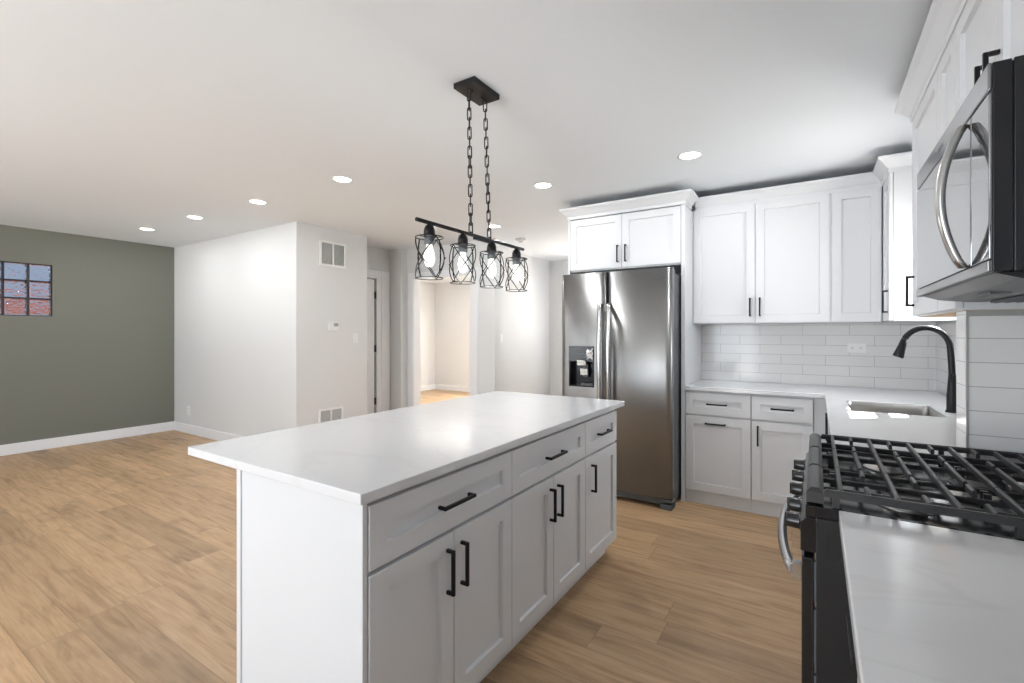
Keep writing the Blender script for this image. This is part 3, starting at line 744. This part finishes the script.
for si, (a, b) in enumerate(sec):
    bm = nb()
    gbar(bm, -.020, .016, a, b, GB-.018)                              # broad front rail
    gbar(bm, .655, .675, a, b, GB-.005)                             # back rail
    if si == 0: gbar(bm, .016, .655, a, a+.016)
    if si == 2: gbar(bm, .016, .655, b-.016, b)
    for x in xl: gbar(bm, x-.0048, x+.0048, a+(.016 if si == 0 else 0), b-(.016 if si == 2 else 0))                     # long bars
    L = b-a
    for x in [v+.0535 for v in xl[:-1]]:
        if si == 1:
            gbar(bm, x-.0045, x+.0045, a+.018, b-.018)
        elif si == 0: gbar(bm, x-.0045, x+.0045, a+.016, a+.085); gbar(bm, x-.0045, x+.0045, b-.062, b)
        else: gbar(bm, x-.0045, x+.0045, b-.085, b-.016); gbar(bm, x-.0045, x+.0045, a, a+.062)
    for y in ((a+.09, b-.07) if si == 0 else (a+.03, b-.03) if si == 1 else (a+.07, b-.09)): gbar(bm, .016, .655, y-.005, y+.005, GB-.012, GB+.001)
    for x in (.04, .35, .645):
        for y in (a+.012, b-.012): add_box(bm, x-.007, x+.007, y-.006, y+.006, .9005, GB)
    obj('grate', bm, M['iron'], rg)

# ------------------------------------------------------------------ microwave
MY0, MY1, MX = 1.313, 2.106, .29
MY1 = 2.106
mw = thing('microwave', 'over-the-range microwave with glossy grey door and bowed handle', 'microwave', (.5, 1.71, 1.42))
bm = box(.3275, .70, MY0, MY1, 1.452, 1.872); add_box(bm, .2965, .3245, MY0, MY1-.001, 1.453, 1.871); add_box(bm, .3245, .3275, MY0+.003, MY1-.002, 1.455, 1.868)
obj('body', bm, M['mwside'], mw, bevel=.002)
bm = add_extrude(nb(), [(.305, 1.452), (.70, 1.452), (.70, 1.425), (.42, 1.430), (.345, 1.438)], 'Y', MY0+.02, MY1-.02)
ub = obj('underside_panel', bm, M['mwside'], mw)
bm = nb(); add_box(bm, .45, .65, MY0+.09, MY1-.09, 1.4225, 1.4275)
for k in range(8): add_box(bm, .455+k*.024, .463+k*.024, MY0+.1, MY1-.1, 1.4205, 1.4225)
obj('grease_filter', bm, M['graypl'], ub)
obj('surface_lamp', box(.37, .41, 1.66, 1.76, 1.428, 1.436), M['graypl'], ub)
obj('vent_strip', box(MX, .296, MY0, MY1, 1.816, 1.872), M['darksteel'], mw, bevel=.003)
obj('lower_trim', box(MX-.001, .296, MY0, MY1, 1.453, 1.475), M['steel'], mw, bevel=.002)
dr = obj('door', box(MX, .296, 1.442, MY1, 1.478, 1.811), M['mwglass'], mw, bevel=.002)
obj('control_panel', box(MX+.001, .296, MY0, 1.438, 1.478, 1.811), M['mwglass'], mw, bevel=.002)
rings = []; bm = nb(); n = 20
for i in range(n+1):
    t = i/n; z = 1.478+.322*t; s = math.sin(PI*t); cx = MX-.008-.040*s**.8; wv_ = .014+.005*s
    rings.append([bm.verts.new((cx+.010*math.cos(2*PI*k/12), 1.462+wv_*math.sin(2*PI*k/12), z)) for k in range(12)])
for A, B in zip(rings, rings[1:]):
    for k in range(12): bm.faces.new((A[k], A[(k+1) % 12], B[(k+1) % 12], B[k])).smooth = True
bm.faces.new(rings[0][::-1]); bm.faces.new(rings[-1])
obj('handle', bm, M['steel_handle'], dr, label='bowed steel handle')
bm = nb()
for k in range(5): add_box(bm, MX-.0006, MX+.002, 1.715+k*.012, 1.722+k*.012, 1.838, 1.848)
obj('badge', bm, M['graypl'], mw)

# ------------------------------------------------------------------ recessed ceiling lights
CL = [((-6.353, 2.264), 'recessed ceiling light closest to the sage green wall'), ((-5.287, 2.292), 'recessed ceiling light second from the sage green wall'),
      ((-4.191, 2.326), 'recessed ceiling light third from the sage green wall'), ((-3.037, 2.335), 'recessed ceiling light fourth from the green wall, nearest the pendant fixture'),
      ((-1.822, 3.289), 'recessed ceiling light in front of the fridge cabinet'), ((-.699, 3.259), 'recessed ceiling light in front of the back wall cabinets'),
      ((-2.972, 4.259), 'recessed ceiling light at the hall, seen behind the pendant bar')]
first = None
for (x, y), lab in CL:
    if first is None:
        t = thing('recessed_light', lab, 'ceiling light', (x, y, H-.006), 'recessed ceiling lights'); first = t
        obj('trim_ring', add_lathe(nb(), (x, y, H-.006), [(.073, .0061), (.078, 0), (.066, -.001), (.06, .003)], 32, cap0=False, cap1=False), M['white_plastic'], t)
        obj('lens', add_lathe(nb(), (x, y, H-.004), [(.061, .0035), (.061, 0)], 32), M['can'], t, label='glowing white lens')
    else: t = dup_tree(first, (x-CL[0][0][0], y-CL[0][0][1], 0), lab)
    l = light('recessed_lamp', 'AREA', 5.5, (x, y, H-.012), (0, 0, -1), (.97, .98, 1), .12, shape='DISK')
t = thing('smoke_detector', 'small white smoke detector on the hall ceiling', 'smoke detector', (-3.105, 5.03, H-.035))
obj('housing', add_lathe(nb(), (-3.105, 5.03, H-.035), [(.045, 0), (.06, .008), (.064, .034)], 28), M['white_plastic'], t)
obj('vent_ring', add_lathe(nb(), (-3.105, 5.03, H-.036), [(.03, 0), (.03, .001)], 24), M['graypl'], t)

# ------------------------------------------------------------------ pendant fixture
PX = -1.372
ch = thing('linear_chandelier', 'black linear chandelier with four caged glass shades over the island', 'chandelier', (PX, 1.83, 1.56))
cn = obj('canopy', box(PX-.062, PX+.062, 1.722, 1.926, 2.478, H), M['black'], ch, bevel=.002)
for y in (1.785, 1.862): obj('screw', add_lathe(nb(), (PX, y, 2.472), [(.004, 0), (.006, .003), (.006, .006)], 12), M['black'], cn)
BZ = 1.795
obj('bar', add_tube(nb(), [(PX, 1.413, BZ), (PX, 2.250, BZ)], .0085, 12), M['black'], ch)
obj('bar_joint', box(PX-.006, PX+.006, 1.80, 1.96, BZ-.018, BZ-.0075), M['black'], ch)
def chain(y_top, y_bot, z_top, z_bot):
    bm = nb(); n = 15; L = (z_top-z_bot)/n
    add_tube(bm, [(PX, y_top, z_top+.012), (PX, y_top, z_top)], .004, 8)
    for i in range(n):
        t = (i+.5)/n; z = z_top-(i+.5)*L; y = y_top+(y_bot-y_top)*t; pts = []
        hl = L*.66; r = .0085; a0 = .5 if i % 2 == 0 else .5+PI/2; a0 += random.uniform(-.3, .3)
        for k in range(16):
            a = 2*PI*k/16; s = r*math.cos(a); zz = (hl-r)*(1 if math.sin(a) > 0 else -1)+r*math.sin(a)
            pts.append((PX+s*math.cos(a0), y+s*math.sin(a0), z+zz))
        add_tube(bm, pts, .0029, 6, closed=True)
    return obj('chain', bm, M['black'], ch)
chain(1.760, 1.775, 2.472, 1.80); chain(1.888, 1.925, 2.472, 1.80)
for y in (1.775, 1.925): obj('chain_loop', add_tube(nb(), [(PX, y, BZ+.006), (PX, y, BZ+.014)], .005, 8), M['black'], ch)
def pendant(y, az):
    zt = BZ-.062; zb = zt-.172; R = .058
    sh = obj('socket', add_lathe(nb(), (PX, y, BZ-.055), [(.024, -.004), (.024, .022), (.019, .038), (.009, .048), (.006, .054)], 20), M['black'], ch)
    bm = nb()
    for z in (zt, zb): add_tube(bm, [(PX+R*math.cos(2*PI*k/32), y+R*math.sin(2*PI*k/32), z) for k in range(32)], .0024, 6, closed=True)
    for k in range(3):
        a = 2*PI*k/3+.4; add_tube(bm, [(PX+.02*math.cos(a), y+.02*math.sin(a), zt), (PX+R*math.cos(a), y+R*math.sin(a), zt)], .002, 6)
    for q in range(3):
        base_a = q*2*PI/3+math.radians(az)
        for s in (-1, 1):
            p = []
            for i in range(13):
                t = i/12; a = base_a+s*(PI/3)*(1-2*t); r = R-.002+.006*math.sin(PI*t)
                p.append((PX+r*math.cos(a), y+r*math.sin(a), zt+(zb-zt)*t))
            add_tube(bm, p, .0025, 6)
        a = base_a; r = R+.007; add_lathe(bm, (PX+r*math.cos(a), y+r*math.sin(a), (zt+zb)/2-.004), [(.001, 0), (.004, .002), (.004, .006), (.001, .008)], 8)
    obj('cage', bm, M['black'], ch)
    bm = nb()
    add_lathe(bm, (PX, y, zb+.008), [(.040, 0), (.047, .03), (.050, .075), (.049, .12), (.044, .158)], 32, cap0=False, cap1=False)
    obj('glass_shade', bm, M['glass'], ch)
    obj('socket_sleeve', add_lathe(nb(), (PX, y, zt-.03), [(.021, 0), (.021, .035)], 20), M['graypl'], ch)
    bm = add_lathe(nb(), (PX, y, zt-.125), [(.002, 0), (.014, .006), (.022, .022), (.024, .04), (.019, .066), (.013, .085), (.013, .094)], 24)
    obj('bulb', bm, M['bulb'], ch, label='glowing bulb')
    l = bpy.data.lights.new('pendant_lamp', 'POINT'); l.energy = 1.6; l.color = (1, .97, .92); l.shadow_soft_size = .03
    o = bpy.data.objects.new('pendant_lamp', l); C.objects.link(o); o.location = (PX, y, zb-.02)
for y, az in ((1.49, -79), (1.715, -41), (1.945, -72), (2.18, -73)): pendant(y, az)

# ------------------------------------------------------------------ wall fittings
def vent(label, x, y0, y1, z0, z1):
    t = thing('vent_grille', label, 'vent', (x, (y0+y1)/2, z0)); m = (y0+y1)/2
    bm = nb(); f = .022
    for a in ((y0, y0+f, z0, z1), (y1-f, y1, z0, z1), (m-.009, m+.009, z0+f, z1-f), (y0+f, y1-f, z0, z0+f), (y0+f, y1-f, z1-f, z1)): add_box(bm, x, x+.012, *a)
    obj('frame', bm, M['white_plastic'], t)
    bm = nb(); k = int((z1-z0-2*f)/.0125)
    for i in range(k):
        z = z0+f+(i+.5)*(z1-z0-2*f)/k
        for a, b in ((y0+f, m-.009), (m+.009, y1-f)):
            add_extrude(bm, [(x+.002, z+.004), (x+.009, z-.003), (x+.0095, z-.002), (x+.0025, z+.005)], 'Y', a, b)
    obj('slats', bm, M['grille'], t)
    obj('backing', box(x, x+.0015, y0+f, y1-f, z0+f, z1-f), M['lcd'], t)
vent('white return air grille high on the wall above the thermostat', -4.60, 3.235, 3.578, 2.078, 2.358)
vent('white floor-level air grille low on the wall below the thermostat', -4.60, 3.222, 3.54, .235, .488)
t = thing('thermostat', 'small white thermostat on the wall beside the hall', 'thermostat', (-4.60, 3.40, 1.36))
obj('housing', box(-4.60, -4.577, 3.345, 3.475, 1.355, 1.455), M['white_plastic'], t, bevel=.004)
obj('screen', box(-4.5775, -4.5755, 3.405, 3.462, 1.405, 1.442), M['lcd'], t)
def switch(label, loc, ax, cat='switch', outlet=False, w=.072, h=.115, horiz=False):
    x, y, z = loc; t = thing('wall_outlet' if outlet else 'light_switch', label, cat, (x, y, z-h/2))
    if horiz: w, h = .118, .072
    def B(u0, u1, d0, d1, z0, z1):
        if ax == '+X': return box(x+d0, x+d1, y+u0, y+u1, z+z0, z+z1)
        return box(x+u0, x+u1, y-d0, y-d1, z+z0, z+z1)
    obj('cover_plate', B(-w/2, w/2, 0, .006, -h/2, h/2), M['white_plastic'], t, bevel=.002)
    if outlet:
        for s in (-1, 1):
            c = (s*.027, 0) if horiz else (0, s*.025)
            bd = obj('socket', B(c[0]-.016, c[0]+.016, .006, .0085, c[1]-.014, c[1]+.014), M['white_plastic'], t, bevel=.003)
            bm = nb()
            for q in ((-.0065, -.0065), (.0045, .0065)):
                b = B(c[0]+q[0]-.001, c[0]+q[0]+.0015, .0085, .0090, c[1]-.002, c[1]+.0065)
                me = bpy.data.meshes.new('x'); b.to_mesh(me); bm.from_mesh(me); b.free(); bpy.data.meshes.remove(me)
            b = B(c[0]-.002, c[0]+.002, .0085, .0090, c[1]-.010, c[1]-.006); me = bpy.data.meshes.new('x'); b.to_mesh(me); bm.from_mesh(me); b.free(); bpy.data.meshes.remove(me)
            obj('slots', bm, M['slot'], bd)
    else: obj('rocker', B(-.016, .016, .006, .0105, -.033, .033), M['white_plastic'], t, bevel=.002)
switch('white light switch beside the thermostat near the hall corner', (-4.60, 3.715, 1.27), '+X')
switch('white light switch on the bright hall wall behind the island', (-3.673, 5.43, 1.26), '+X')
switch('white wall outlet low on the wall near the green corner', (-7.0, 2.96, .30), '-Y', 'outlet', True)
switch('white horizontal outlet on the tiled backsplash', (.262, YB-.008, 1.214), '-Y', 'outlet', True, horiz=True)
